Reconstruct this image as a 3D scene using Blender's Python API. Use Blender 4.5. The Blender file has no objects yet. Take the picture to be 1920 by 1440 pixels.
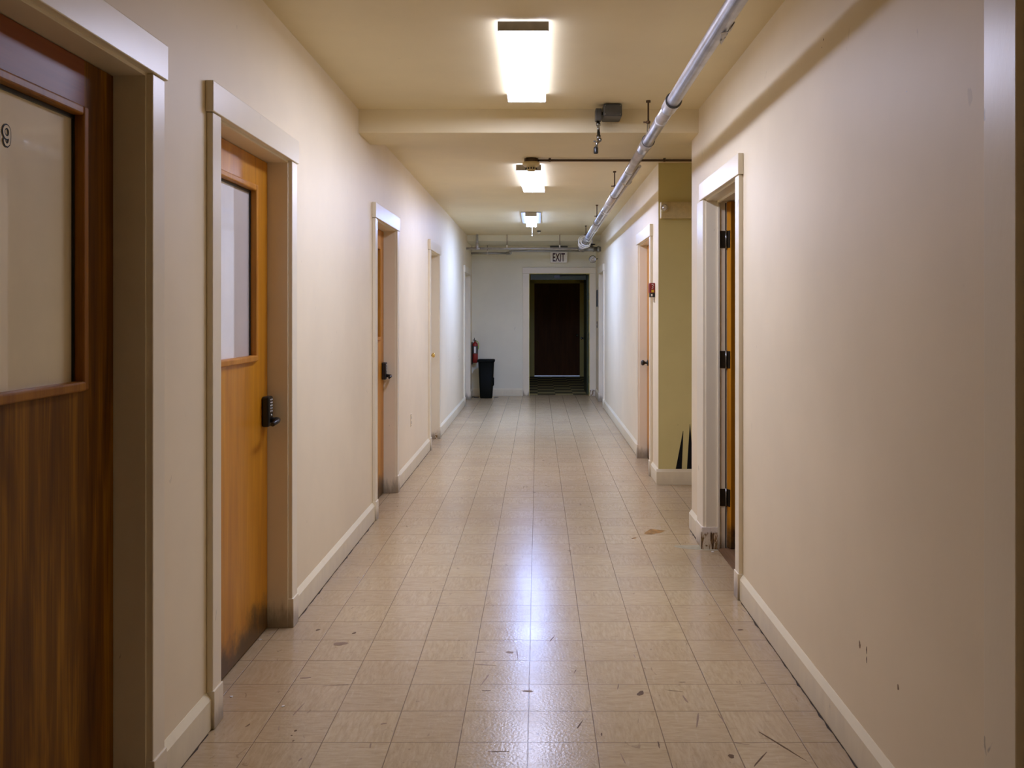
import bpy, bmesh, math, random
from mathutils import Vector, Matrix
random.seed(7)
C = bpy.context.scene.collection
sc = bpy.context.scene

# ------------------------------------------------------------------ camera, world, exposure
EYE = 1.4314
FOC = 1645.0
cam_d = bpy.data.cameras.new('camera')
cam = bpy.data.objects.new('camera', cam_d)
C.objects.link(cam)
cam.location = (0, 0, EYE)
cam.rotation_euler = (math.radians(90), 0, 0)
cam_d.sensor_fit = 'HORIZONTAL'
cam_d.sensor_width = 36
cam_d.lens = 36 * FOC / 1920
cam_d.shift_x = -48 / 1920
cam_d.shift_y = -133 / 1920
cam_d.clip_start = 0.05
cam_d.clip_end = 100
sc.camera = cam

world = bpy.data.worlds.new('world')
sc.world = world
world.use_nodes = True
world.node_tree.nodes['Background'].inputs[0].default_value = (0.45, 0.6, 1.0, 1)
world.node_tree.nodes['Background'].inputs[1].default_value = 1.2

sc.view_settings.view_transform = 'Standard'
sc.view_settings.look = 'None'
sc.view_settings.exposure = 0.80
sc.view_settings.gamma = 1.0
sc.view_settings.use_curve_mapping = False
sc.cycles.max_bounces = 14
sc.cycles.diffuse_bounces = 8
sc.cycles.sample_clamp_indirect = 6.0

# lamp colours and strengths (the tubes of the ceiling fixtures)
LAMP = {1: ((0.90, 0.955, 1.34), 21.0), 2: ((0.88, 0.955, 1.42), 22.0), 3: ((0.65, 0.93, 1.92), 46.0)}

# ------------------------------------------------------------------ node helper
class NT:
    def __init__(s, name):
        s.m = bpy.data.materials.new(name)
        s.m.use_nodes = True
        s.t = s.m.node_tree
        s.b = s.t.nodes['Principled BSDF']
        s.out = s.t.nodes['Material Output']
    def n(s, typ, **kw):
        nd = s.t.nodes.new(typ)
        for k, v in kw.items():
            setattr(nd, k, v)
        return nd
    def put(s, inp, v):
        if hasattr(v, 'is_output') or isinstance(v, bpy.types.NodeSocket):
            s.t.links.new(v, inp)
        else:
            if isinstance(v, (tuple, list)) and len(v) == 3 and inp.type == 'RGBA':
                v = (*v, 1)
            inp.default_value = v
    def math(s, op, a, b=0.0, c=0.0, clamp=False):
        nd = s.n('ShaderNodeMath', operation=op)
        nd.use_clamp = clamp
        s.put(nd.inputs[0], a); s.put(nd.inputs[1], b); s.put(nd.inputs[2], c)
        return nd.outputs[0]
    def coord(s, scale=(1, 1, 1), loc=(0, 0, 0), kind='Object'):
        tc = s.n('ShaderNodeTexCoord')
        mp = s.n('ShaderNodeMapping')
        s.t.links.new(tc.outputs[kind], mp.inputs[0])
        mp.inputs['Scale'].default_value = scale
        mp.inputs['Location'].default_value = loc
        return mp.outputs[0]
    def noise(s, vec, scale, detail=3, rough=0.5, dist=0.0):
        nd = s.n('ShaderNodeTexNoise')
        s.put(nd.inputs['Vector'], vec)
        nd.inputs['Scale'].default_value = scale
        nd.inputs['Detail'].default_value = detail
        nd.inputs['Roughness'].default_value = rough
        nd.inputs['Distortion'].default_value = dist
        return nd.outputs['Fac']
    def ramp(s, fac, stops):
        nd = s.n('ShaderNodeValToRGB')
        s.put(nd.inputs[0], fac)
        el = nd.color_ramp.elements
        while len(el) < len(stops):
            el.new(0.5)
        for e, (p, c) in zip(el, stops):
            e.position = p
            e.color = (*c, 1) if len(c) == 3 else c
        return nd.outputs[0]
    def step(s, v, lo, hi):
        nd = s.n('ShaderNodeMapRange')
        nd.interpolation_type = 'SMOOTHSTEP'
        s.put(nd.inputs[0], v)
        s.put(nd.inputs[1], lo); s.put(nd.inputs[2], hi)
        nd.inputs[3].default_value = 0; nd.inputs[4].default_value = 1
        return nd.outputs[0]
    def mix(s, f, a, b, mode='MIX'):
        nd = s.n('ShaderNodeMix', data_type='RGBA', blend_type=mode)
        s.put(nd.inputs[0], f); s.put(nd.inputs[6], a); s.put(nd.inputs[7], b)
        return nd.outputs[2]
    def xyz(s, vec):
        nd = s.n('ShaderNodeSeparateXYZ')
        s.put(nd.inputs[0], vec)
        return nd.outputs
    def comb(s, x, y, z):
        nd = s.n('ShaderNodeCombineXYZ')
        s.put(nd.inputs[0], x); s.put(nd.inputs[1], y); s.put(nd.inputs[2], z)
        return nd.outputs[0]
    def bump(s, h, strength=0.2, dist=0.002):
        nd = s.n('ShaderNodeBump')
        nd.inputs['Strength'].default_value = strength
        nd.inputs['Distance'].default_value = dist
        s.put(nd.inputs['Height'], h)
        s.t.links.new(nd.outputs[0], s.b.inputs['Normal'])
    def set(s, color=None, rough=None, metal=None, spec=None, coat=None, coat_rough=None):
        I = s.b.inputs
        if color is not None: s.put(I['Base Color'], color)
        if rough is not None: s.put(I['Roughness'], rough)
        if metal is not None: s.put(I['Metallic'], metal)
        if spec is not None: s.put(I['Specular IOR Level'], spec)
        if coat is not None: s.put(I['Coat Weight'], coat)
        if coat_rough is not None: s.put(I['Coat Roughness'], coat_rough)
        return s.m

def plain(name, col, rough=0.5, metal=0.0, bumpy=0.0, var=0.06, scale=30):
    k = NT(name)
    v = k.coord()
    n = k.noise(v, scale, 3)
    c = k.mix(k.step(n, 0.3, 0.7), tuple(x * (1 - var) for x in col), tuple(min(1, x * (1 + var)) for x in col))
    k.set(c, rough, metal)
    if bumpy:
        k.bump(n, bumpy, 0.002)
    return k.m

def paint(name, col, rough=0.45, dirt=0.0, brush=0.12, spec=0.5, speck=0.3):
    k = NT(name)
    v = k.coord()
    big = k.noise(v, 1.3, 4, 0.6)
    fine = k.noise(k.coord((1, 1, 0.35)), 60, 3, 0.6)
    c = k.mix(k.step(big, 0.3, 0.75), tuple(x * 0.95 for x in col), tuple(min(1, x * 1.03) for x in col))
    # small chips and scuffs with shapes of their own
    sp = k.noise(k.coord((1, 1, 0.5)), 23, 2, 0.4, 0.6)
    c = k.mix(k.math('MULTIPLY', k.step(sp, 0.765, 0.80), speck), c, tuple(x * 0.45 for x in col))
    if dirt:
        z = k.xyz(v)[2]
        dn = k.noise(k.coord((1, 1, 0.25)), 14, 4, 0.65)
        low = k.step(k.math('ADD', z, k.math('MULTIPLY', dn, -0.22)), 0.0, -0.10)
        c = k.mix(k.math('MULTIPLY', low, dirt), c, (0.16, 0.11, 0.055))
    k.set(c, rough, 0, spec)
    k.bump(fine, brush, 0.0015)
    return k.m

M = {}
M['wall'] = paint('wall_paint', (0.84, 0.733, 0.515), 0.5, 0, 0.15, 0.35, 0.25)
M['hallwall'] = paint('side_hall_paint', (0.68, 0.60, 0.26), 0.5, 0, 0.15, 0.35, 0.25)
M['ceiling'] = paint('ceiling_paint', (0.80, 0.695, 0.44), 0.55, 0, 0.12, 0.35, 0.15)
M['trim'] = paint('trim_paint', (0.82, 0.735, 0.54), 0.33, 0.7, 0.22, 0.5, 0.8)
M['base'] = paint('baseboard_paint', (0.82, 0.74, 0.52), 0.36, 0.12, 0.2, 0.5, 0.7)
M['endwall'] = paint('end_wall_paint', (0.78, 0.74, 0.56), 0.5, 0, 0.15, 0.4, 0.2)
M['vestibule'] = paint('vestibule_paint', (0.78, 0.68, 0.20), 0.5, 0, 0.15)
M['cream_door'] = paint('cream_door_paint', (0.72, 0.64, 0.50), 0.4, 0.2, 0.15)
M['black'] = plain('black_plastic', (0.012, 0.012, 0.010), 0.35)
M['bin'] = plain('bin_plastic', (0.007, 0.007, 0.004), 0.6, 0, 0.1)
M['bin'].node_tree.nodes['Principled BSDF'].inputs['Specular IOR Level'].default_value = 0.1
M['hinge'] = plain('dark_bronze', (0.035, 0.024, 0.012), 0.45, 0.6)
M['button'] = plain('white_button', (0.75, 0.75, 0.72), 0.4)
M['steel'] = plain('galvanised_steel', (0.42, 0.42, 0.41), 0.38, 0.9, 0.15)
M['rod'] = plain('rusty_rod', (0.12, 0.075, 0.04), 0.5, 0.7)
M['brass'] = plain('brass', (0.75, 0.52, 0.16), 0.2, 1.0)
M['red'] = plain('red_enamel', (0.26, 0.012, 0.006), 0.35)
M['yellow'] = plain('yellow_label', (0.65, 0.45, 0.02), 0.5)
M['lime'] = plain('lime_tag', (0.35, 0.45, 0.03), 0.5)
M['white'] = plain('white_plastic', (0.84, 0.80, 0.70), 0.4)
M['ivory'] = plain('ivory_plastic', (0.62, 0.52, 0.27), 0.4)
M['boxgrey'] = plain('dark_grey_cast_metal', (0.10, 0.098, 0.085), 0.5, 0.5, 0.3)
M['brownpipe'] = plain('brown_conduit', (0.085, 0.05, 0.02), 0.5, 0.3)
M['pan'] = plain('grey_fixture_metal', (0.42, 0.40, 0.34), 0.45)
M['tape'] = plain('peeling_tape', (0.62, 0.61, 0.60), 0.6, 0, 0.6)
M['dkgreen'] = plain('dark_green_door_paint', (0.035, 0.045, 0.014), 0.5)
M['decal'] = plain('black_wall_paint', (0.010, 0.010, 0.010), 0.5)
M['scuff'] = plain('dark_scuff', (0.15, 0.095, 0.05), 0.5)
M['scuff2'] = plain('faint_scuff', (0.30, 0.21, 0.135), 0.45)
M['rust'] = plain('brown_stain', (0.36, 0.20, 0.06), 0.4, 0, 0, 0.3, 25)
M['crackline'] = plain('dark_crack_brown', (0.045, 0.028, 0.012), 0.8)
M['patch'] = plain('grey_filler_patch', (0.40, 0.35, 0.22), 0.5, 0, 0, 0.12)
for nm_ in ('scuff', 'scuff2', 'rust', 'patch', 'decal'):
    M[nm_].node_tree.nodes['Principled BSDF'].inputs['Specular IOR Level'].default_value = 0.08
M['chip'] = plain('white_paint_chip', (0.8, 0.77, 0.7), 0.6)
M['concrete'] = plain('outside_concrete', (0.6, 0.6, 0.6), 0.8)
M['rim'] = plain('chrome_rim', (0.28, 0.28, 0.26), 0.25, 1.0)
M['reflector'] = plain('lamp_reflector', (0.72, 0.71, 0.68), 0.15, 0.6)

def pipe_mat():
    k = NT('silver_painted_pipe')
    v = k.coord()
    n = k.noise(v, 9, 4, 0.6)
    c = k.ramp(n, [(0.3, (0.40, 0.39, 0.39)), (0.7, (0.60, 0.585, 0.585))])
    k.set(c, 0.33, 0.65)
    k.bump(k.noise(v, 45, 3), 0.15, 0.002)
    return k.m
M['pipe'] = pipe_mat()

def wood(name, dark, mid, light, axis='z', rough=0.3, coat=0.35, dirt=0.0, spec=0.3):
    k = NT(name)
    s = {'z': (9, 9, 0.8), 'y': (9, 0.8, 9), 'x': (0.8, 9, 9)}[axis]
    v = k.coord(s)
    w = k.noise(v, 1.6, 4, 0.55, 0.7)
    f = k.noise(k.coord(tuple(x * 7 if x > 1 else x * 2 for x in s)), 2.0, 3, 0.6)
    t = k.math('ADD', k.math('MULTIPLY', w, 0.75), k.math('MULTIPLY', f, 0.25))
    c = k.ramp(t, [(0.33, dark), (0.48, mid), (0.66, light)])
    if dirt:
        z = k.xyz(k.coord())[2]
        dn = k.noise(k.coord(), 7, 4, 0.65)
        low = k.step(k.math('ADD', z, k.math('MULTIPLY', dn, -0.35)), 0.02, -0.13)
        c = k.mix(k.math('MULTIPLY', low, dirt), c, (0.05, 0.03, 0.012))
    k.set(c, rough, 0, spec, coat, 0.18)
    k.bump(f, 0.05, 0.001)
    return k.m
M['wood'] = wood('orange_varnished_birch', (0.40, 0.15, 0.006), (0.50, 0.20, 0.008), (0.60, 0.26, 0.014), 'z', 0.38, 0.12, 0.9)
M['wood_red'] = wood('reddish_varnished_rail', (0.16, 0.036, 0.008), (0.21, 0.05, 0.009), (0.26, 0.07, 0.012), 'y', 0.42, 0.0, 0, 0.25)
M['wood_dark'] = wood('dark_varnished_wood', (0.075, 0.024, 0.001), (0.16, 0.06, 0.002), (0.36, 0.155, 0.005), 'z', 0.45, 0.03, 0, 0.15)
M['bead'] = wood('glazing_bead_wood', (0.38, 0.15, 0.02), (0.48, 0.2, 0.03), (0.6, 0.27, 0.04), 'z', 0.42, 0.05, 0, 0.15)
M['bead_dark'] = wood('dark_glazing_bead_wood', (0.22, 0.08, 0.012), (0.30, 0.12, 0.018), (0.4, 0.17, 0.02), 'z', 0.42, 0.05, 0, 0.15)
M['wood_end'] = wood('dark_brown_end_door', (0.12, 0.045, 0.010), (0.15, 0.058, 0.012), (0.18, 0.07, 0.015), 'z', 0.65, 0.0)
M['threshold'] = wood('worn_threshold_wood', (0.13, 0.07, 0.03), (0.2, 0.11, 0.05), (0.28, 0.17, 0.09), 'y', 0.5, 0.1)

def film(name, col, rough, spec=0.5):
    k = NT(name)
    n = k.noise(k.coord(), 3.0, 4, 0.6)
    f = k.noise(k.coord((1, 1, 0.4)), 40, 3, 0.7)
    c = k.mix(k.step(n, 0.3, 0.75), tuple(x * 0.9 for x in col), col)
    c = k.mix(k.math('MULTIPLY', k.step(f, 0.66, 0.78), 0.15), c, tuple(x * 0.6 for x in col))
    k.set(c, rough, 0, spec, 1.0, 0.02)
    return k.m
M['film_beige'] = film('papered_glass_beige', (0.80, 0.69, 0.44), 0.6)
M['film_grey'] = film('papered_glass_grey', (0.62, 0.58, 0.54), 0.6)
M['film_reflect'] = film('papered_glass_reflection', (0.86, 0.88, 0.90), 0.6)  # pale tone of the reflection painted on the second door's pane
M['glass_dark'] = film('dark_papered_glass', (0.06, 0.035, 0.02), 0.3)

def rot_mat():
    k = NT('rotten_peeling_paint')
    v = k.coord()
    n = k.noise(k.coord((60, 60, 9)), 0.9, 4, 0.65, 0.8)
    n2 = k.noise(v, 26, 4, 0.7)
    z = k.xyz(v)[2]
    c = k.ramp(n, [(0.40, (0.06, 0.028, 0.008)), (0.47, (0.30, 0.17, 0.06)), (0.52, (0.72, 0.63, 0.46)), (0.8, (0.8, 0.71, 0.52))])
    c = k.mix(k.step(n2, 0.56, 0.62), c, (0.20, 0.12, 0.03))
    hi = k.step(k.math('ADD', z, k.math('MULTIPLY', n2, 0.06)), 0.125, 0.14)
    c = k.mix(hi, c, (0.78, 0.70, 0.58))
    k.set(c, 0.6)
    k.bump(n, 0.8, 0.004)
    return k.m
M['rot'] = rot_mat()

T = 0.2286
def floor_mat():
    k = NT('vinyl_floor_tiles')
    v = k.coord()
    x, y, z = k.xyz(v)[0], k.xyz(v)[1], k.xyz(v)[2]
    wob = k.math('MULTIPLY', k.math('SUBTRACT', k.noise(v, 0.9, 2), 0.5), 0.006)
    u = k.math('DIVIDE', k.math('ADD', k.math('ADD', x, 0.0325 + 20 * T), wob), T)
    w = k.math('DIVIDE', k.math('ADD', k.math('ADD', y, 20 * T - 2.926), wob), T)
    fu, fw = k.math('FLOOR', u), k.math('FLOOR', w)
    ru, rw = k.math('FRACT', u), k.math('FRACT', w)
    du = k.math('MINIMUM', ru, k.math('SUBTRACT', 1.0, ru))
    dw = k.math('MINIMUM', rw, k.math('SUBTRACT', 1.0, rw))
    d = k.math('MULTIPLY', k.math('MINIMUM', du, dw), T)
    # seam widths vary along the floor
    sw = k.math('ADD', 0.0012, k.math('MULTIPLY', k.noise(v, 3.2, 2), 0.0022))
    seam = k.math('SUBTRACT', 1.0, k.step(d, k.math('MULTIPLY', sw, 0.55), sw))
    wn = k.n('ShaderNodeTexWhiteNoise', noise_dimensions='2D')
    k.put(wn.inputs['Vector'], k.comb(fu, fw, 0))
    rnd = wn.outputs['Value']
    # marbling streaks turn with alternate tiles
    par = k.math('FRACT', k.math('MULTIPLY', k.math('ADD', fu, fw), 0.5))
    a = k.comb(k.math('MULTIPLY', x, 16), k.math('MULTIPLY', y, 85), k.math('MULTIPLY', rnd, 30))
    b = k.comb(k.math('MULTIPLY', x, 85), k.math('MULTIPLY', y, 16), k.math('MULTIPLY', rnd, 30))
    vm = k.n('ShaderNodeMix', data_type='VECTOR')
    k.put(vm.inputs[0], k.math('GREATER_THAN', par, 0.25)); k.put(vm.inputs[4], a); k.put(vm.inputs[5], b)
    st = k.noise(vm.outputs[1], 1.0, 3, 0.6, 0.4)
    c = k.ramp(st, [(0.25, (0.45, 0.34, 0.18)), (0.5, (0.535, 0.415, 0.235)), (0.8, (0.61, 0.49, 0.295))])
    c = k.mix(k.math('MULTIPLY', rnd, 0.16), c, (0.36, 0.25, 0.165))
    big = k.noise(v, 1.1, 4, 0.6)
    c = k.mix(k.math('MULTIPLY', k.step(big, 0.5, 0.75), 0.22), c, (0.34, 0.225, 0.13))
    # heel scuffs
    sc1 = k.noise(k.coord((1.0, 0.45, 1)), 24, 3, 0.5, 1.5)
    c = k.mix(k.math('MULTIPLY', k.step(sc1, 0.68, 0.75), 0.5), c, (0.17, 0.11, 0.06))
    sc2 = k.noise(k.coord((5.0, 0.7, 1), (7, 3, 0)), 14, 3, 0.6)
    c = k.mix(k.math('MULTIPLY', k.step(sc2, 0.56, 0.74), 0.22), c, (0.70, 0.59, 0.42))
    sc3 = k.noise(k.coord((0.8, 6.0, 1), (2, 9, 0)), 12, 3, 0.6)
    c = k.mix(k.math('MULTIPLY', k.step(sc3, 0.60, 0.76), 0.35), c, (0.27, 0.18, 0.09))
    # ground-in dirt beside the walls, with some light falloff painted in
    edge = k.step(k.math('ADD', k.math('ABSOLUTE', k.math('ADD', x, 0.06)), k.math('MULTIPLY', big, 0.35)), 0.85, 1.32)
    c = k.mix(k.math('MULTIPLY', edge, 0.42), c, (0.27, 0.165, 0.075))
    c = k.mix(k.math('MULTIPLY', seam, 0.75), c, (0.14, 0.085, 0.04))
    rough = k.math('ADD', 0.15, k.math('MULTIPLY', k.noise(v, 5, 4, 0.6), 0.16))
    k.set(c, rough, 0, 0.26)
    fine = k.noise(v, 95, 1, 0.5)
    h = k.math('SUBTRACT', k.math('MULTIPLY', fine, 0.75), seam)
    k.bump(h, 0.5, 0.0014)
    return k.m
M['floor'] = floor_mat()

def checker_mat():
    k = NT('dark_checker_carpet')
    ch = k.n('ShaderNodeTexChecker')
    k.put(ch.inputs['Vector'], k.coord())
    ch.inputs['Scale'].default_value = 3.2
    ch.inputs[1].default_value = (0.10, 0.08, 0.025, 1)
    ch.inputs[2].default_value = (0.45, 0.38, 0.16, 1)
    k.set(ch.outputs[0], 0.7)
    return k.m
M['checker'] = checker_mat()

def lamp_mat(name, col, strength, half=0.105, side=0.13):
    k = NT(name)
    v = k.coord()
    x = k.xyz(v)[0]
    y = k.xyz(v)[1]
    # two tubes glow a little brighter than the gap between them
    g = k.step(k.math('ABSOLUTE', x), 0.0, half * 0.45)
    n = k.noise(k.coord((1, 0.3, 1)), 9, 3)
    s = k.math('MULTIPLY', strength, k.math('ADD', 0.78, k.math('MULTIPLY', g, 0.3)))
    s = k.math('MULTIPLY', s, k.math('ADD', 0.85, k.math('MULTIPLY', n, 0.3)))
    # the sloped sides of the diffuser are dimmer than its ribbed bottom
    gm = k.n('ShaderNodeNewGeometry')
    nz = k.math('MULTIPLY', k.xyz(gm.outputs['Normal'])[2], -1.0)
    s = k.math('MULTIPLY', s, k.math('ADD', side, k.math('MULTIPLY', k.step(nz, 0.3, 0.9), 1.0 - side)))
    k.set((0.8, 0.8, 0.8), 0.4)
    k.put(k.b.inputs['Emission Color'], col)
    k.put(k.b.inputs['Emission Strength'], s)
    return k.m

# ------------------------------------------------------------------ mesh helpers
def BM():
    return bmesh.new()

def box(bm, x0, x1, y0, y1, z0, z1, mi=0):
    x0, x1 = min(x0, x1), max(x0, x1); y0, y1 = min(y0, y1), max(y0, y1); z0, z1 = min(z0, z1), max(z0, z1)
    v = [bm.verts.new(p) for p in ((x0, y0, z0), (x1, y0, z0), (x1, y1, z0), (x0, y1, z0), (x0, y0, z1), (x1, y0, z1), (x1, y1, z1), (x0, y1, z1))]
    for f in ((3, 2, 1, 0), (4, 5, 6, 7), (0, 1, 5, 4), (1, 2, 6, 5), (2, 3, 7, 6), (3, 0, 4, 7)):
        bm.faces.new([v[i] for i in f]).material_index = mi
    return bm

def frame_of(d):
    d = d.normalized()
    up = Vector((0, 0, 1)) if abs(d.z) < 0.95 else Vector((0, 1, 0))
    a = d.cross(up).normalized()
    return a, a.cross(d).normalized()

def tube(bm, pts, r, n=16, closed=False, caps=True):
    pts = [Vector(p) for p in pts]
    rs = r if isinstance(r, (list, tuple)) else [r] * len(pts)
    rings = []
    N = len(pts)
    a = None
    for i, p in enumerate(pts):
        if closed:
            d = pts[(i + 1) % N] - pts[i - 1]
        else:
            d = pts[min(i + 1, N - 1)] - pts[max(i - 1, 0)]
        if d.length < 1e-9:
            d = rd
        rd = d
        dn = d.normalized()
        if a is None:
            a, b = frame_of(d)
        else:
            a = (a - dn * a.dot(dn)).normalized()
            b = a.cross(dn).normalized()
        rings.append([bm.verts.new(p + (a * math.cos(t) + b * math.sin(t)) * rs[i]) for t in [2 * math.pi * k / n for k in range(n)]])
    for i in range(N if closed else N - 1):
        A, B = rings[i], rings[(i + 1) % N]
        for k in range(n):
            f = bm.faces.new([A[k], A[(k + 1) % n], B[(k + 1) % n], B[k]])
            f.smooth = True
    if caps and not closed:
        bm.faces.new(rings[0]); bm.faces.new(rings[-1][::-1])
    bmesh.ops.recalc_face_normals(bm, faces=bm.faces)
    return bm

def lathe(bm, prof, origin, axis='z', n=24):
    """prof: list of (radius, height along axis)"""
    o = Vector(origin)
    A = {'z': Vector((0, 0, 1)), 'y': Vector((0, 1, 0)), 'x': Vector((1, 0, 0))}[axis]
    a, b = frame_of(A)
    rings = []
    for r, h in prof:
        if r < 1e-6:
            rings.append([bm.verts.new(o + A * h)])
        else:
            rings.append([bm.verts.new(o + A * h + (a * math.cos(2 * math.pi * k / n) + b * math.sin(2 * math.pi * k / n)) * r) for k in range(n)])
    for P, Q in zip(rings, rings[1:]):
        for k in range(n):
            k2 = (k + 1) % n
            vs = [P[k % len(P)], P[k2 % len(P)], Q[k2 % len(Q)], Q[k % len(Q)]]
            u = []
            for x in vs:
                if x not in u: u.append(x)
            if len(u) > 2:
                try:
                    bm.faces.new(u).smooth = True
                except ValueError:
                    pass
    bmesh.ops.recalc_face_normals(bm, faces=bm.faces)
    return bm

def prism(bm, pts, ext):
    """pts: closed 3d polygon; ext: extrusion vector"""
    e = Vector(ext)
    A = [bm.verts.new(p) for p in pts]
    B = [bm.verts.new(Vector(p) + e) for p in pts]
    bm.faces.new(A); bm.faces.new(B[::-1])
    for i in range(len(A)):
        j = (i + 1) % len(A)
        bm.faces.new([A[j], A[i], B[i], B[j]])
    bmesh.ops.recalc_face_normals(bm, faces=bm.faces)
    return bm

def origin_of(o):
    v = Vector((0, 0, 0))
    while o is not None:
        v += o.location
        o = o.parent
    return v

def obj(name, bm, mat, parent=None, bevel=0.0, smooth=False, seg=2):
    me = bpy.data.meshes.new(name)
    if parent is not None:
        bmesh.ops.translate(bm, verts=bm.verts, vec=-origin_of(parent))
    bm.to_mesh(me); bm.free()
    for m in (mat if isinstance(mat, (list, tuple)) else [mat]):
        me.materials.append(m)
    o = bpy.data.objects.new(name, me)
    C.objects.link(o)
    if parent is not None:
        o.parent = parent
    if smooth:
        for p in me.polygons: p.use_smooth = True
    if bevel:
        md = o.modifiers.new('bevel', 'BEVEL')
        md.width = bevel; md.segments = seg; md.limit_method = 'ANGLE'; md.angle_limit = math.radians(40)
    return o

def tag(o, label, cat, group=None, kind=None):
    o['label'] = label; o['category'] = cat
    if group: o['group'] = group
    if kind: o['kind'] = kind
    return o

def thing(name, label, cat, loc, group=None, kind=None):
    o = bpy.data.objects.new(name, None)
    C.objects.link(o)
    o.location = loc
    o.empty_display_size = 0.05
    return tag(o, label, cat, group, kind)

def px(x, y, Y):
    """world point on the photo's ray at depth Y (used to read positions off the photo)"""
    return Vector(((x - 1008) * Y / FOC, Y, EYE + (587 - y) * Y / FOC))

# ------------------------------------------------------------------ room dimensions
XL = -1.138          # left wall face
XRN = 1.024          # near right wall face
XRF = 1.010          # far right wall face
ZC1, ZC2 = 2.726, 2.686
YB0, YB1 = 5.577, 5.973
YEND = 15.2
WT = 0.16            # wall thickness
HALL0, HALL1 = 5.83, 7.335   # side hall on the right

# doors: (y0, y1, ztop) clear openings
LD = {1: (1.63, 2.537, 2.118), 2: (3.105, 3.983, 2.114), 3: (6.133, 6.985, 2.080), 4: (9.22, 10.0, 2.085), 5: (13.56, 14.55, 2.05)}
RN = {6: (0.95, 1.83, 2.16), 7: (4.462, 5.315, 2.112)}
RF = {8: (7.79, 8.66, 2.098), 9: (13.3, 14.2, 2.06)}

def wall_along_y(name, xa, xb, y0, y1, ztop, openings, mat, label):
    bm = BM()
    cur = y0
    g = 0.02
    for (a, b, zt) in sorted(openings):
        box(bm, xa, xb, cur, a - g, 0, ztop)
        box(bm, xa, xb, a - g, b + g, zt + g, ztop)
        cur = b + g
    box(bm, xa, xb, cur, y1, 0, ztop)
    o = obj(name, bm, mat)
    return tag(o, label, 'wall', kind='structure')

wall_left = wall_along_y('wall_left', XL, XL - WT, -3, YEND + 0.2, 2.80, LD.values(), M['wall'], 'cream painted corridor wall on the left with five doorways')
wall_rn = wall_along_y('wall_right', XRN, XRN + WT - 0.02, -3, HALL0, 2.80, RN.values(), M['wall'], 'cream painted near right wall, before the side hall')
wall_rf = wall_along_y('wall_right', XRF, XRF + WT, HALL1 + 0.004, YEND + 0.2, 2.80, RF.values(), M['wall'], 'cream painted far right wall, beyond the side hall')
# side hall: partition toward the near room, far wall with the black spikes, end wall
tag(obj('wall_side', box(BM(), XRN + WT - 0.02, 3.2, HALL0 - 0.1, HALL0, 0, 2.80), M['wall']), 'side hall wall that backs onto the open room', 'wall', kind='structure')
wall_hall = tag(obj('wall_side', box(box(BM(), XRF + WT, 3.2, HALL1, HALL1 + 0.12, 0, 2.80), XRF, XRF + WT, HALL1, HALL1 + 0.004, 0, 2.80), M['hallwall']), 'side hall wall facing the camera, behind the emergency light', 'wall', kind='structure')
tag(obj('wall_outer', box(BM(), 3.2, 3.35, -3, YEND + 0.2, 0, 2.80), M['wall']), 'outer wall at the end of the side hall', 'wall', kind='structure')
tag(obj('wall_outer', box(BM(), -2.75, -2.6, -3, YEND + 0.2, 0, 2.80), M['wall']), 'outer wall of the closed rooms on the left', 'wall', kind='structure')
tag(obj('wall_back', box(BM(), -2.75, 3.35, -3.15, -3, 0, 2.80), M['wall']), 'wall behind the camera', 'wall', kind='structure')
tag(obj('wall_partition', box(BM(), XRN + WT - 0.02, 3.2, 3.3, 3.4, 0, 2.80), M['wall']), 'partition at the near side of the open dark room', 'wall', kind='structure')
# end wall with opening
EX0, EX1, EZ = -0.141, 0.894, 2.110
bm = BM()
box(bm, XL - WT, EX0 - 0.02, YEND, YEND + 0.15, 0, 2.80)
box(bm, EX1 + 0.02, XRF + WT, YEND, YEND + 0.15, 0, 2.80)
box(bm, EX0 - 0.02, EX1 + 0.02, YEND, YEND + 0.15, EZ + 0.02, 2.80)
box(bm, -2.75, XL - WT, YEND, YEND + 0.15, 0, 2.80)
box(bm, XRF + WT, 3.35, YEND, YEND + 0.15, 0, 2.80)
tag(obj('wall_end', bm, M['endwall']), 'grey-green painted wall at the far end of the corridor', 'wall', kind='structure')

# floor
floor = tag(obj('floor', box(BM(), -2.75, 3.35, -3.15, YEND + 0.12, -0.1, 0), M['floor']), 'worn glossy pinkish beige vinyl tile floor', 'floor', kind='structure')
# ceiling
tag(obj('ceiling', box(BM(), -2.75, 3.35, -3.15, YB0 + 0.1, ZC1, ZC1 + 0.2), M['ceiling']), 'cream ceiling of the near bay', 'ceiling', kind='structure')
tag(obj('ceiling', box(BM(), -2.75, 3.35, YB1 - 0.1, YEND + 0.15, ZC2, ZC2 + 0.24), M['ceiling']), 'cream ceiling of the far bay, beyond the beam', 'ceiling', kind='structure')
tag(obj('ceiling_beam', box(BM(), XL - 0.02, XRN + 0.01, YB0, YB1, 2.577, 2.80), M['ceiling'], bevel=0.004), 'cream boxed beam crossing the ceiling', 'beam', kind='structure')
tag(obj('ceiling_beam', box(BM(), XL - 0.02, XRF + 0.02, 14.12, YEND + 0.02, 2.592, 2.70), M['endwall'], bevel=0.003), 'shallow soffit along the far end wall', 'beam', kind='structure')
# side-hall continuation of the beam
tag(obj('ceiling_beam', box(BM(), XRN + 0.01, 3.2, HALL0 + 0.0, YB1, 2.577, 2.80), M['ceiling']), 'beam continuing over the side hall', 'beam', kind='structure')

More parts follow.
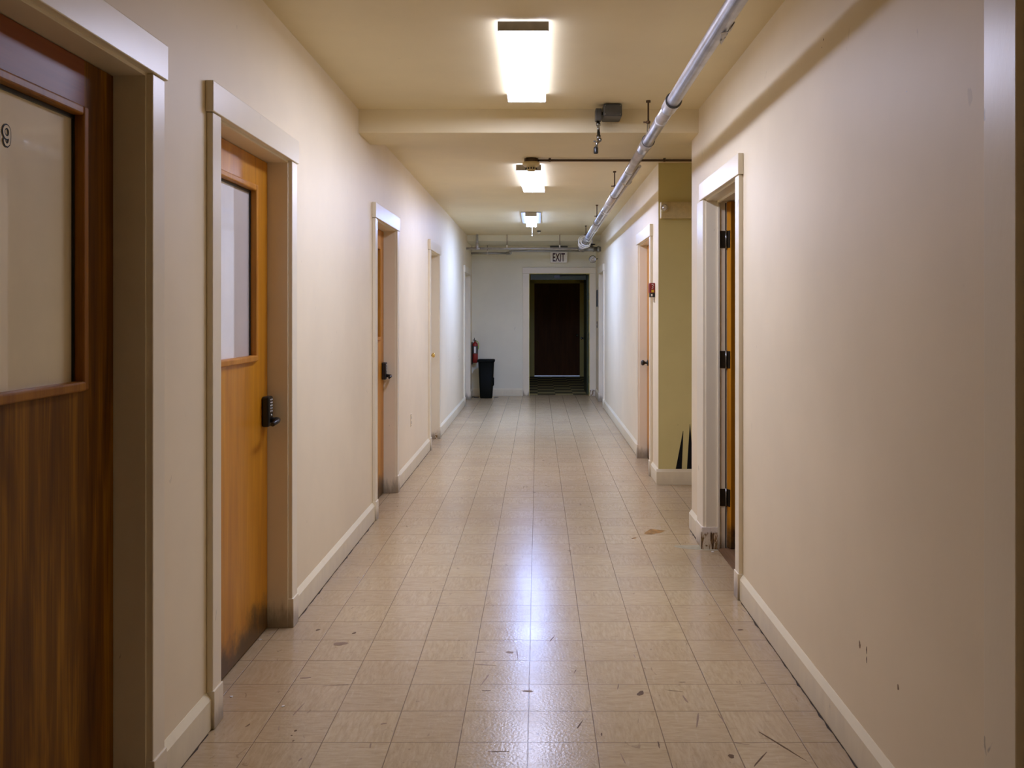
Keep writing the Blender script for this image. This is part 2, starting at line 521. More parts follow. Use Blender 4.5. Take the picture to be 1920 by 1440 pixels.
# vestibule behind the end doorway
VY = 19.8
bm = BM()
box(bm, -0.55, -0.45, YEND + 0.15, VY, -0.1, 2.6)
box(bm, 1.25, 1.35, YEND + 0.15, VY, -0.1, 2.6)
tag(obj('wall_vestibule', bm, M['vestibule']), 'dim olive side walls of the vestibule past the end doorway', 'wall', kind='structure')
bm = BM()
DX0, DX1, DZ = -0.072, 0.951, 2.10
box(bm, -0.55, DX0, VY, VY + 0.12, -0.1, 2.6)
box(bm, DX1, 1.35, VY, VY + 0.12, -0.1, 2.6)
box(bm, DX0, DX1, VY, VY + 0.12, DZ, 2.6)
tag(obj('wall_vestibule', bm, M['vestibule']), 'dim olive wall around the dark brown end door', 'wall', kind='structure')
tag(obj('floor', box(BM(), -0.55, 1.35, YEND + 0.12, VY + 1.2, -0.1, 0.001), M['checker']), 'dark checkered floor of the vestibule', 'floor', kind='structure')
tag(obj('ceiling', box(BM(), -0.55, 1.35, YEND + 0.15, VY + 0.12, 2.45, 2.6), M['vestibule']), 'dark vestibule ceiling', 'ceiling', kind='structure')
tag(obj('floor', box(BM(), -2.0, 3.0, VY + 0.06, VY + 2.5, -0.1, 0.003), M['concrete']), 'strip of outdoor paving seen under the end door', 'paving', kind='structure')

# ------------------------------------------------------------------ baseboards
def board(bm, x, s, y0, y1, t=0.018, h=0.105, top=0.128):
    """baseboard along y against a wall at x; s is the direction into the corridor"""
    P = [(x, y0, 0.004), (x + s * t, y0, 0.004), (x + s * t, y0, h), (x + s * 0.002, y0, top), (x, y0, top)]
    prism(bm, P, (0, y1 - y0, 0))

CW = 0.09   # casing width
def boards(name, x, s, y0, y1, openings, label):
    cur = y0
    bm = BM()
    for (a, b, z) in sorted(openings):
        if a - CW - 0.004 > cur:
            board(bm, x, s, cur, a - CW - 0.004)
        cur = b + CW + 0.004
    if y1 > cur:
        board(bm, x, s, cur, y1)
    tag(obj(name, bm, M['base']), label, 'baseboard', kind='structure')

boards('baseboard_left', XL, 1, -3, YEND, list(LD.values()), 'painted baseboard of the left wall with a sloped top')
boards('baseboard_right', XRN, -1, -3, HALL0, [(RN[6][0], RN[6][1] + 0.052, 0), (RN[7][0], RN[7][1] + 0.11, 0)], 'painted baseboard of the near right wall')
boards('baseboard_right', XRF, -1, HALL1, YEND, list(RF.values()), 'painted baseboard of the far right wall')
bm = BM()
P = [(XRF - 0.018, HALL1, 0), (XRF - 0.018, HALL1 - 0.018, 0), (XRF - 0.018, HALL1 - 0.018, 0.105), (XRF - 0.018, HALL1 - 0.002, 0.128), (XRF - 0.018, HALL1, 0.128)]
prism(bm, P, (3.2 - XRF, 0, 0))
tag(obj('baseboard_side', bm, M['base']), 'baseboard below the black spikes in the side hall', 'baseboard', kind='structure')
bm = BM()
P = [(XL + 0.018, YEND, 0), (XL + 0.018, YEND - 0.016, 0), (XL + 0.018, YEND - 0.016, 0.105), (XL + 0.018, YEND - 0.002, 0.128), (XL + 0.018, YEND, 0.128)]
prism(bm, P, (EX0 - 0.12 - XL - 0.018, 0, 0))
tag(obj('baseboard_end', bm, M['base']), 'low grey baseboard of the far end wall', 'baseboard', kind='structure')

# ------------------------------------------------------------------ doors
def lever_lock(parent, x, s, y, z):
    """keypad lock on the corridor side of a door; s = direction into the corridor"""
    b = obj('keypad_lock', box(BM(), x, x + s * 0.034, y - 0.032, y + 0.032, z - 0.068, z + 0.068), M['black'], parent, 0.008)
    b['label'] = 'black push-button lock'
    bm = BM()
    for r in range(5):
        for c in range(2):
            yy = y - 0.009 + c * 0.018; zz = z + 0.052 - r * 0.013
            lathe(bm, [(0.0, s * 0.0), (0.0042, s * 0.0), (0.0042, s * 0.0025), (0.0, s * 0.003)], (x + s * 0.034, yy, zz), 'x', 10)
    lathe(bm, [(0.0, 0), (0.005, 0), (0.005, s * 0.003), (0, s * 0.0035)], (x + s * 0.034, y, z - 0.017), 'x', 10)
    q = obj('key_button', bm, M['button'], b)
    q['label'] = 'small white keypad buttons'
    bm = BM()
    tube(bm, [(x + s * 0.034, y, z - 0.038), (x + s * 0.052, y, z - 0.038), (x + s * 0.066, y - 0.006, z - 0.038), (x + s * 0.072, y - 0.03, z - 0.040), (x + s * 0.072, y - 0.105, z - 0.046)],
         [0.013, 0.012, 0.012, 0.0105, 0.009], 14)
    h = obj('lever_handle', bm, M['black'], b)
    return b

def knob(parent, x, s, y, z, mat, r=0.027):
    prof = [(0.0, 0), (r * 1.1, 0), (r * 1.1, 0.006), (r * 0.42, 0.012), (r * 0.42, 0.03), (r * 0.85, 0.038), (r, 0.052), (r * 0.8, 0.064), (0.0, 0.068)]
    return obj('door_knob', lathe(BM(), [(a, s * b) for a, b in prof], (x, y, z), 'x'), mat, parent)

def knob_y(parent, x, y, z, mat, r=0.027):
    prof = [(0.0, 0), (r * 1.1, 0), (r * 1.1, 0.006), (r * 0.42, 0.012), (r * 0.42, 0.03), (r * 0.85, 0.038), (r, 0.052), (r * 0.8, 0.064), (0.0, 0.068)]
    return obj('door_knob', lathe(BM(), [(a, -b) for a, b in prof], (x, y, z), 'y'), mat, parent)

def door(idx, xw, s, y0, y1, zt, label, leaf='glazed', leafm=None, rail=None, beadm=None, film=None, far_extra=0.0, jambm=None, recess=0.088, ext=(0.024, 0.024)):
    """a doorway in a wall running along y. s = direction from the wall into the corridor."""
    root = thing('door_%d' % idx, label, 'door', (xw, (y0 + y1) / 2, 0), kind='structure')
    tr = jambm or M['trim']
    ct = 0.022
    rv = 0.008
    # jamb lining with a stop
    xo = xw + s * 0.004; xi = xw - s * WT
    bm = BM()
    box(bm, xo, xi, y0 - 0.018, y0, 0, zt + 0.018)
    box(bm, xo, xi, y1, y1 + 0.018, 0, zt + 0.018)
    box(bm, xo, xi, y0, y1, zt, zt + 0.018)
    j = obj('jamb', bm, tr, root, 0.0015)
    xf = xw - s * recess                       # corridor face of the leaf
    # casings and plinth blocks
    for (a, b) in ((y0 - CW, y0 - rv), (y1 + rv, y1 + CW + far_extra)):
        obj('casing', box(BM(), xw, xw + s * ct, a, b, 0.13, zt + rv), M['trim'], root, 0.003)
        obj('plinth_block', box(BM(), xw, xw + s * (ct + 0.006), a - 0.003, b + 0.003, 0, 0.132), M['trim'], root, 0.003)
    obj('head_casing', box(BM(), xw, xw + s * (ct + 0.006), y0 - CW - 0.012, y1 + CW + 0.012, zt + rv + 0.002, zt + rv + 0.108), M['trim'], root, 0.003)
    if leaf == 'none':
        return root, None, xf
    g = 0.003
    a, b = y0 + g, y1 - g
    z0, z1 = 0.008, zt - g
    th = 0.042
    if leaf == 'plain':
        lf = obj('door_leaf', box(BM(), xf, xf - s * th, a, b, z0, z1), leafm, root, 0.002)
        return root, lf, xf
    st = 0.160
    gz0, gz1 = 1.228, 1.982 if zt > 2.1 else 1.945
    bm = BM()
    box(bm, xf, xf - s * th, a, a + st, z0, z1, 0)
    box(bm, xf, xf - s * th, b - st, b, z0, z1, 0)
    box(bm, xf, xf - s * th, a + st, b - st, z0, gz0, 0)
    box(bm, xf, xf - s * th, a + st, b - st, gz1, z1, 1 if rail else 0)
    lf = obj('door_leaf', bm, [leafm, rail or leafm], root)
    # glazing bead
    bm = BM()
    bw = 0.026
    ya, yb = a + st - 0.006, b - st + 0.006
    def mould(p0, p1):
        pass
    box(bm, xf + s * 0.010, xf - s * 0.024, ya, ya + bw, gz0 - 0.006, gz1 + 0.006)
    box(bm, xf + s * 0.010, xf - s * 0.024, yb - bw, yb, gz0 - 0.006, gz1 + 0.006)
    box(bm, xf + s * 0.010, xf - s * 0.024, ya + bw, yb - bw, gz1 + 0.006 - bw, gz1 + 0.006)
    box(bm, xf + s * 0.016, xf - s * 0.024, ya + bw, yb - bw, gz0 - 0.006, gz0 - 0.006 + bw)
    obj('glazing_bead', bm, beadm, lf, 0.006, seg=3)
    # shadow line round the pane, painted as a thin black strip
    bm = BM()
    for (u0, u1, w0, w1) in ((ya + bw, ya + bw + 0.006, gz0, gz1), (yb - bw - 0.006, yb - bw, gz0, gz1), (ya + bw, yb - bw, gz1 - bw - 0.004, gz1 - bw + 0.006)):
        box(bm, xf - s * 0.016, xf - s * 0.024, u0, u1, w0, w1)
    obj('pane_shadow_strip', bm, M['black'], lf)
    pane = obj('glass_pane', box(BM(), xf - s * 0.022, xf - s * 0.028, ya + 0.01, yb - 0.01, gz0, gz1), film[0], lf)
    pane['label'] = 'glass papered over from behind'
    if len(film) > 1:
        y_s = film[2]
        obj('reflection_strip', box(BM(), xf - s * 0.0212, xf - s * 0.0222, ya + bw, y_s, gz0 + 0.01, gz1 - bw), film[1], lf)  # bright reflection on the papered pane, painted as a paler strip
    return root, lf, xf

# door 1 with the number 9
d1, l1, xf1 = door(1, XL, 1, *LD[1], 'nearest left doorway, dark wooden door with papered glass numbered 9', 'glazed', M['wood_dark'], M['wood_red'], M['bead_dark'], (M['film_beige'],))
def text_mesh(body, size, offset, extrude=0.0, sx=1.0):
    cu = bpy.data.curves.new('t', 'FONT'); cu.body = body; cu.size = size; cu.align_x = 'CENTER'; cu.align_y = 'CENTER'
    cu.offset = offset; cu.extrude = extrude; cu.resolution_u = 6
    o = bpy.data.objects.new('t', cu); C.objects.link(o)
    dg = bpy.context.evaluated_depsgraph_get()
    me = bpy.data.meshes.new_from_object(o.evaluated_get(dg))
    bm = bmesh.new(); bm.from_mesh(me)
    bpy.data.objects.remove(o); bpy.data.meshes.remove(me)
    xs = [v.co.x for v in bm.verts]; ys = [v.co.y for v in bm.verts]
    cx, cy = (min(xs) + max(xs)) / 2, (min(ys) + max(ys)) / 2
    for v in bm.verts:
        v.co.x = (v.co.x - cx) * sx; v.co.y -= cy
    return bm
def ribbon9(w):
    c = [(0.0115 * math.cos(math.radians(t)), 0.0115 + 0.0130 * math.sin(math.radians(t))) for t in range(-60, 301, 12)]
    c = [(x, z) for x, z in c]
    tail = [(0.0115 * math.cos(math.radians(40)), 0.0115 + 0.0130 * math.sin(math.radians(40))), (0.0113, 0.014), (0.0115, 0.004), (0.0108, -0.006), (0.008, -0.0145), (0.002, -0.0188), (-0.004, -0.0182), (-0.008, -0.0145), (-0.0092, -0.010)]
    bm = BM()
    for lay, (path, closed) in enumerate(((c[:-1], True), (tail, False))):
        n = len(path)
        n0 = len(bm.verts)
        P = []
        for i, (x, z) in enumerate(path):
            if closed:
                a, b = path[i - 1], path[(i + 1) % n]
            else:
                a, b = path[max(i - 1, 0)], path[min(i + 1, n - 1)]
            d = Vector((b[0] - a[0], b[1] - a[1])).normalized()
            P.append((Vector((x - d.y * w, z + d.x * w)), Vector((x + d.y * w, z - d.x * w))))
        V = [(bm.verts.new((0, p.x, p.y)), bm.verts.new((0, q.x, q.y))) for p, q in P]
        for i in range(n if closed else n - 1):
            j = (i + 1) % n
            bm.faces.new([V[i][0], V[i][1], V[j][1], V[j][0]])
        if not closed:      # rounded end of the tail
            x, z = path[-1]
            ring = [bm.verts.new((0, x + w * math.cos(t), z + w * math.sin(t))) for t in [2 * math.pi * k / 14 for k in range(14)]]
            for q in ring: q.co.x = 0.0001
            bm.faces.new(ring)
        bm.verts.ensure_lookup_table()
        for q in list(bm.verts)[n0:]: q.co.x += 0.00015 * lay
    return bm
for w, dx, mat, nm in ((0.0064, 0.0008, 'decal', 'door_number'), (0.0033, 0.0014, 'film_beige', 'door_number_fill')):
    bm = ribbon9(w)
    bmesh.ops.translate(bm, verts=bm.verts, vec=(xf1 - 0.0215 + dx, 2.060, 1.845))
    obj(nm, bm, M[mat], l1)

d2, l2, xf2 = door(2, XL, 1, *LD[2], 'second left doorway, orange wooden door with bright papered glass and keypad lock', 'glazed', M['wood'], None, M['bead'], (M['film_grey'], M['film_reflect'], 3.60))
lever_lock(d2, xf2, 1, 3.925, 0.992)
d3, l3, xf3 = door(3, XL, 1, *LD[3], 'third left doorway, orange wooden door with dark glass and keypad lock', 'glazed', M['wood'], None, M['bead'], (M['glass_dark'],))
lever_lock(d3, xf3, 1, 6.925, 0.975)
d4, l4, xf4 = door(4, XL, 1, *LD[4], 'fourth left doorway, deep cream jamb with a brass knob', 'plain', M['cream_door'])
obj('rotted_jamb_foot', box(BM(), XL - 0.03, XL - 0.004, LD[4][1] - 0.003, LD[4][1] + 0.002, 0.0, 0.07), M['rot'], d4)
knob(d4, xf4, 1, 9.90, 0.955, M['brass'])['label'] = 'polished brass knob'
d5, l5, xf5 = door(5, XL, 1, *LD[5], 'last left doorway beside the fire extinguisher', 'plain', M['cream_door'])

# door 7: near right, standing open into a dark room
d7, _, xf7 = door(7, XRN, -1, *RN[7], 'right doorway standing open to a dark room, rotted at the foot of its jamb', 'none', far_extra=0.11)
y1 = RN[7][1]
bm = BM()   # door stop on the far and near jambs and head
box(bm, 1.090, 1.101, y1 - 0.012, y1, 0.0, 2.112)
box(bm, 1.090, 1.101, RN[7][0], RN[7][0] + 0.012, 0, 2.112)
box(bm, 1.090, 1.101, RN[7][0] + 0.012, y1 - 0.012, 2.098, 2.112)
obj('door_stop', bm, M['trim'], d7)
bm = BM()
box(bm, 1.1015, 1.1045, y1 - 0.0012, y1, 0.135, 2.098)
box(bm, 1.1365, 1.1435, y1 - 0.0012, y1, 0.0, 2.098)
obj('gap_shade_strip', bm, M['black'], d7)  # shade of the jamb gaps put in as thin black strips
ang = math.radians(25)
hx, hy = 1.1455, 5.318
def open_leaf(bm):
    bmesh.ops.rotate(bm, verts=bm.verts, cent=(0, 0, 0), matrix=Matrix.Rotation(ang, 3, 'Z'))
    bmesh.ops.translate(bm, verts=bm.verts, vec=(hx, hy, 0))
    return bm
lf = obj('door_leaf', open_leaf(box(BM(), 0, 0.84, -0.042, 0, 0.012, 2.105)), M['wood'], d7, 0.002)
lf['label'] = 'orange wooden door edge, swung open'
for zc in (2.112 - 0.235, 1.15, 0.315):
    bm = BM()
    box(bm, 1.103, 1.137, y1 - 0.003, y1 - 0.0002, zc - 0.052, zc + 0.052)
    h = obj('hinge', bm, M['hinge'], d7)
    bm = BM()
    tube(bm, [(1.1405, y1 - 0.008, zc - 0.056), (1.1405, y1 - 0.008, zc + 0.056)], 0.0055, 10)
    obj('hinge_pin', bm, M['rim'], h)
    bm = BM()
    box(bm, -0.003, -0.0002, -0.037, -0.004, zc - 0.052, zc + 0.052)
    obj('hinge_leaf', open_leaf(bm), M['hinge'], h)
# rotted foot of the far jamb
bm = BM()
box(bm, XRN - 0.0285, 1.089, y1 - 0.004, y1 + 0.02, 0.0, 0.135)
box(bm, XRN - 0.031, XRN - 0.0285, y1 + 0.0, y1 + 0.03, 0.0, 0.128)
r = obj('rotted_jamb_foot', bm, M['rot'], d7)
r['label'] = 'peeling brown rotten wood'
obj('threshold', box(BM(), 1.09, XRN + WT, RN[7][0], RN[7][1], 0, 0.008), M['threshold'], d7)
tag(obj('floor', box(BM(), XRN + WT - 0.02, 3.2, 3.4, HALL0 - 0.1, 0, 0.006), M['threshold']), 'dark brown floor of the room behind the open door', 'floor', kind='structure')

d6, l6, xf6 = door(6, XRN, -1, *RN[6], 'casing of a doorway at the right edge of the photo', 'plain', M['cream_door'], far_extra=0.052)

d8, l8, xf8 = door(8, XRF, -1, *RF[8], 'right doorway beyond the side hall with a black knob', 'plain', M['wood'], recess=0.070)
knob(d8, xf8, -1, 8.585, 0.945, M['black'])['label'] = 'round black knob'
d9, l9, xf9 = door(9, XRF, -1, *RF[9], 'last right doorway next to the end wall', 'plain', M['cream_door'])

# end doorway (in the end wall, faces -y)
d10 = thing('door_10', 'wide white-cased doorway in the far end wall below the exit sign', 'doorway', ((EX0 + EX1) / 2, YEND, 0), kind='structure')
obj('casing', box(BM(), EX0 - 0.114, EX0 - 0.006, YEND - 0.022, YEND, 0, EZ + 0.006), M['trim'], d10, 0.003)
obj('casing', box(BM(), EX1 + 0.006, XRF - 0.001, YEND - 0.022, YEND, 0.11, EZ + 0.006), M['trim'], d10, 0.003)
obj('head_casing', box(BM(), EX0 - 0.122, XRF - 0.001, YEND - 0.028, YEND, EZ + 0.008, EZ + 0.112), M['trim'], d10, 0.003)
obj('rotted_casing_foot', box(BM(), EX1 + 0.006, XRF - 0.018, YEND - 0.023, YEND, 0, 0.11), M['rot'], d10)
bm = BM()
box(bm, EX0 - 0.018, EX0, YEND - 0.004, YEND + 0.15, 0, EZ + 0.018)
box(bm, EX1, EX1 + 0.018, YEND - 0.004, YEND + 0.15, 0, EZ + 0.018)
box(bm, EX0, EX1, YEND - 0.004, YEND + 0.15, EZ, EZ + 0.018)
obj('jamb', bm, M['vestibule'], d10)
for zc in (1.72, 1.03, 0.28):
    obj('hinge', box(BM(), EX1 - 0.003, EX1 + 0.0, YEND + 0.02, YEND + 0.06, zc - 0.06, zc + 0.06), M['rim'], d10)
lf = obj('door_leaf', box(BM(), EX1 - 0.034, EX1 + 0.004, YEND + 0.16, YEND + 1.14, 0.01, EZ - 0.005), M['dkgreen'], d10)
lf['label'] = 'dark green door folded back edge-on'
knob(lf, EX1 - 0.034, -1, YEND + 1.02, 0.965, M['rim'])
# closer above the opening
bm = BM()
box(bm, EX0 + 0.02, EX1 - 0.05, YEND + 0.09, YEND + 0.15, EZ - 0.10, EZ - 0.002)
obj('transom_bar', bm, M['dkgreen'], d10)
bm = BM()
box(bm, px(1039, 0, 15.29).x, px(1050, 0, 15.29).x, YEND + 0.05, YEND + 0.09, EZ - 0.075, EZ - 0.02)
tube(bm, [(px(1050, 0, 15.28).x, YEND + 0.07, EZ - 0.03), (EX1 - 0.05, YEND + 0.075, EZ - 0.015)], 0.006, 8)
obj('door_closer', bm, M['black'], d10)

d11 = thing('door_11', 'very dark brown door at the back of the vestibule', 'door', ((DX0 + DX1) / 2, VY, 0), kind='structure')
lf = obj('door_leaf', box(BM(), DX0, DX1, VY + 0.01, VY + 0.052, 0.018, DZ), M['wood_end'], d11)
knob_y(lf, px(1082, 0, VY).x, VY + 0.01, EYE - 42 * VY / FOC, M['rim'])
bm = BM()
box(bm, DX0 - 0.09, DX0, VY - 0.02, VY, 0, DZ + 0.06)
box(bm, DX1, DX1 + 0.09, VY - 0.02, VY, 0, DZ + 0.06)
box(bm, DX0 - 0.09, DX1 + 0.09, VY - 0.02, VY, DZ, DZ + 0.08)
obj('casing', bm, M['vestibule'], d11)
obj('threshold', box(BM(), DX0, DX1, VY - 0.05, VY + 0.02, 0, 0.008), M['steel'], d11)

# ------------------------------------------------------------------ ceiling lights
def fixture(n, x, y0, y1, zc, zb, half, label, yaw=0.0, pan=0.0):
    yc = (y0 + y1) / 2
    root = thing('ceiling_light', label, 'light', (x, yc, zc), 'fluorescent ceiling lights along the corridor')
    col, st = LAMP[n]
    # metal pan against the ceiling
    bm = BM()
    prism(bm, [(x - half * 0.55, y0 + 0.03, zc - 0.0005), (x + half * 0.55, y0 + 0.03, zc - 0.0005), (x + half * 0.62, y0 + 0.03, zc - 0.014), (x - half * 0.62, y0 + 0.03, zc - 0.014)], (0, y1 - y0 - 0.06, 0))
    if pan:
        box(bm, x - pan, x + pan, y0, y1, zc - 0.012, zc - 0.0005)
    obj('housing', bm, M['pan'], root)
    # wraparound diffuser
    prof = [(-half * 0.98, zc - 0.014), (-half, zb + 0.010), (-half * 0.965, zb), (half * 0.965, zb), (half, zb + 0.010), (half * 0.98, zc - 0.014)]
    bm = BM()
    prism(bm, [(x + a, y0 + 0.008, z) for a, z in prof], (0, y1 - y0 - 0.016, 0))
    d = obj('diffuser', bm, lamp_mat('lamp_glow_%d' % n, col, st, half), root)
    for ya, yb in ((y0, y0 + 0.008), (y1 - 0.008, y1)):
        obj('end_cap', box(BM(), x - half - 0.002, x + half + 0.002, ya, yb, zb - 0.001, zc - 0.008), M['pan'], root, 0.002)
    root.rotation_euler.z = yaw
    return root

fixture(1, -0.0635, 3.866, 5.187, ZC1, EYE + 1.2456, 0.111, 'nearest long fluorescent ceiling light, before the beam')
fixture(2, -0.0555, 7.363, 8.686, ZC2, EYE + 1.197, 0.104, 'second fluorescent ceiling light, slightly crooked behind the smoke detector', yaw=-0.031)
f3 = fixture(3, -0.083, 10.86, 12.16, ZC2, EYE + 1.195, 0.070, 'far narrow fluorescent ceiling light with a pull chain', pan=0.125)
bm = BM()
p = px(997.7, 425, 12.14)
tube(bm, [(p.x, 12.14, EYE + 1.194), (p.x, 12.14, EYE + 1.194 - 0.115)], 0.0022, 6)
lathe(bm, [(0.0, 0), (0.006, 0.004), (0.007, 0.012), (0.0, 0.02)], (p.x, 12.14, EYE + 1.194 - 0.13), 'z', 10)
obj('pull_chain', bm, M['white'], f3)

# ------------------------------------------------------------------ sprinkler main
def circ(cx, y, cz, r, n=24, a0=0, a1=360):
    return [(cx + r * math.cos(math.radians(a0 + (a1 - a0) * k / n)), y, cz + r * math.sin(math.radians(a0 + (a1 - a0) * k / n))) for k in range(n + 1)]

ZP = EYE + 1.05
def xp(y):
    return 0.668 + (y - 3.0) * (0.030 / 11.0)
R = 0.0325
main = thing('sprinkler_main', 'long silver sprinkler pipe hanging under the ceiling on the right', 'pipe', (xp(5), 5, ZP))
for (a, b) in ((-2.99, 4.33), (4.33, 5.36), (5.36, 7.76), (7.76, 10.1), (10.1, 13.98)):
    obj('pipe_length', tube(BM(), [(xp(a), a + 0.001, ZP), (xp(b), b - 0.001, ZP)], R, 32), M['pipe'], main)
bm = tube(BM(), [(xp(4.34), 4.335, ZP), (xp(4.34), 4.345, ZP), (xp(4.5), 4.50, ZP), (xp(4.5), 4.51, ZP)], [R + 0.004, R + 0.007, R + 0.005, R + 0.001], 32)
obj('coupling', bm, M['pipe'], main)
obj('coupling_gap', tube(BM(), [(xp(4.33), 4.326, ZP), (xp(4.33), 4.336, ZP)], R + 0.0085, 32), M['boxgrey'], main)['label'] = 'dark open rim of the coupling'
bm = tube(BM(), [(xp(5.44), 5.37, ZP), (xp(5.6), 5.62, ZP)], [R + 0.005, R + 0.004], 32)
obj('coupling', bm, M['pipe'], main)
for y in (4.75, 6.45, 8.35, 9.05, 9.7, 11.1, 12.0):
    obj('tape_band', tube(BM(), [(xp(y), y, ZP), (xp(y), y + 0.03, ZP)], R + 0.002, 28), M['tape'], main)
# hangers
for y, ceil in ((1.9, ZC1), (5.345, ZC1), (7.76, ZC2), (10.17, ZC2), (12.6, ZC2)):
    x = xp(y)
    h = obj('hanger', tube(BM(), [(x, y, ceil), (x, y, ceil - 0.012), (x, y, ceil - 0.0121), (x, y, ceil - 0.130)], [0.014, 0.014, 0.0055, 0.0055], 10), M['rod'], main)
    h['label'] = 'thin rusty hanger rod with a wire loop'
    bm = BM()
    tube(bm, [(x - 0.03, y, ceil - 0.132), (x + 0.012, y, ceil - 0.132)], 0.005, 8)
    lathe(bm, [(0.0, -0.010), (0.013, -0.007), (0.013, 0.007), (0.0, 0.010)], (x, y, ceil - 0.132), 'z', 12)
    obj('eye_bolt', bm, M['rod'], h)
    bm = BM()
    zt = ceil - 0.14
    pts = [(x - 0.004, y, zt)] + circ(x, y, ZP, R + 0.006, 26, 100, 440) + [(x + 0.004, y, zt)]
    tube(bm, pts, 0.0022 if y > 5 else 0.0035, 6)
    obj('wire_loop', bm, M['boxgrey'], h)
# torn tape near the camera
bm = BM()
yt = 3.22
for k in range(9):
    a = math.radians(-75 + k * 9 + random.uniform(-4, 4))
    y = yt + random.uniform(-0.07, 0.09)
    c = Vector((xp(y) + (R + 0.0015) * math.cos(a), y, ZP + (R + 0.0015) * math.sin(a)))
    t = Vector((-math.sin(a), 0, math.cos(a)))
    w, l = random.uniform(0.010, 0.018), random.uniform(0.025, 0.06)
    nrm = Vector((math.cos(a), 0, math.sin(a)))
    P = [c - t * w, c - t * w * 0.3 + Vector((0, l, 0)) + nrm * 0.006, c + t * w + Vector((0, l * 0.4, 0)), c + t * w * 0.6 - Vector((0, l * 0.5, 0)) + nrm * 0.004]
    prism(bm, P, nrm * 0.0015)
obj('torn_tape', bm, M['tape'], main)['label'] = 'frayed white tape scrap'

# branch line clipped to the right side of the main
xo = 0.046; zo = -0.012
br = obj('branch_pipe', tube(BM(), [(xp(6.2) + xo, 6.2, ZP + zo), (xp(13.9) + xo, 13.93, ZP + zo)], 0.0105, 14), M['tape'], main)
for y in (6.9, 8.9, 10.9, 12.3):
    obj('pipe_clip', tube(BM(), circ(xp(y) + 0.02, y, ZP - 0.004, 0.042, 26, 0, 345), 0.0035, 6), M['white'], br)

# ------------------------------------------------------------------ pipes at the far end
YF = 14.02
ZF = EYE + 1.032
cross = thing('crosswise_pipe', 'silver pipe crossing the corridor in front of the exit sign', 'pipe', (0, YF, ZF))
obj('pipe_length', tube(BM(), [(XL, YF, ZF), (0.642, YF, ZF)], 0.0165, 18), M['pipe'], cross)
x = px(894.5, 0, YF).x
obj('riser', tube(BM(), [(x, YF, ZF + 0.03), (x, YF, ZC2)], 0.0185, 16), M['pipe'], cross)
bm = tube(BM(), [(x, YF, ZF - 0.02), (x, YF, ZF + 0.09)], 0.026, 16)
tube(bm, [(x - 0.035, YF, ZF), (x + 0.05, YF, ZF)], 0.024, 16)
obj('tee_fitting', bm, M['pipe'], cross)
for xx in (950.5, 1049.5):
    x = px(xx, 0, YF).x
    obj('hanger', tube(BM(), [(x, YF, ZC2), (x, YF, ZF + 0.05)], 0.0045, 8), M['rod'], cross)
    obj('clamp', tube(BM(), [(x, YF, ZF + 0.055), (x, YF, ZF + 0.01)], 0.012, 10), M['white'], cross)

yb2 = 15.02; zb2 = 2.457
back = thing('drain_pipe', 'lower silver pipe against the end wall, turning at an elbow', 'pipe', (-0.5, yb2, zb2))
xe = px(955, 0, yb2).x
obj('pipe_length', tube(BM(), [(XL, yb2, zb2), (xe, yb2, zb2)], 0.019, 16), M['steel'], back)
obj('elbow_fitting', tube(BM(), [(xe - 0.05, yb2, zb2), (xe - 0.01, yb2, zb2), (xe + 0.02, yb2 - 0.03, zb2), (xe + 0.02, yb2 - 0.10, zb2)], 0.026, 16), M['steel'], back)
obj('pipe_length', tube(BM(), [(xe + 0.02, yb2 - 0.1, zb2), (xe + 0.02, 14.55, zb2), (xe + 0.06, 14.5, zb2), (0.72, 14.5, zb2)], 0.0165, 16), M['steel'], back)
x = px(914, 0, yb2).x
obj('hanger', tube(BM(), [(x, yb2, 2.592), (x, yb2, zb2 + 0.02)], 0.005, 8), M['rod'], back)
obj('clamp', tube(BM(), [(x, yb2, zb2 + 0.045), (x, yb2, zb2 - 0.02)], 0.017, 10), M['white'], back)

# valve assembly where the main meets the wall
val = main
obj('valve_body', tube(BM(), [(0.70, YF, ZF - 0.01), (0.745, YF, ZF - 0.01), (0.7451, YF, ZF - 0.01), (0.88, YF, ZF - 0.01), (0.8801, YF, ZF - 0.01), (0.90, YF, ZF - 0.01), (0.9001, YF, ZF - 0.01), (XRF, YF, ZF - 0.01)],
     [0.048, 0.048, 0.038, 0.038, 0.048, 0.048, 0.038, 0.038], 24), M['steel'], val)
obj('flange', tube(BM(), [(0.955, YF, ZF - 0.01), (0.985, YF, ZF - 0.01)], 0.051, 24), M['steel'], val)
obj('elbow_fitting', tube(BM(), [(xp(13.8), 13.84, ZP), (xp(13.9), 13.93, ZP - 0.006), (xp(13.9) - 0.005, 14.06, ZF)], [0.047, 0.05, 0.045], 24), M['pipe'], val)
bm = BM()
tube(bm, [(0.86, YF, ZF + 0.02), (0.86, YF, ZF + 0.10)], [0.022, 0.016], 14)
obj('valve_stem', bm, M['boxgrey'], val)
hw = BM()
tube(hw, [(0.86 + 0.055 * math.cos(t), YF + 0.055 * math.sin(t), ZF + 0.065) for t in [2 * math.pi * k / 20 for k in range(20)]], 0.008, 8, closed=True)
for k in range(3):
    t = 2 * math.pi * k / 3
    tube(hw, [(0.86, YF, ZF + 0.065), (0.86 + 0.055 * math.cos(t), YF + 0.055 * math.sin(t), ZF + 0.065)], 0.005, 6)
obj('handwheel', hw, M['black'], val)
obj('tamper_switch', box(BM(), 0.80, 0.88, YF - 0.10, YF - 0.03, ZF + 0.075, ZF + 0.15), M['tape'], val, 0.006)
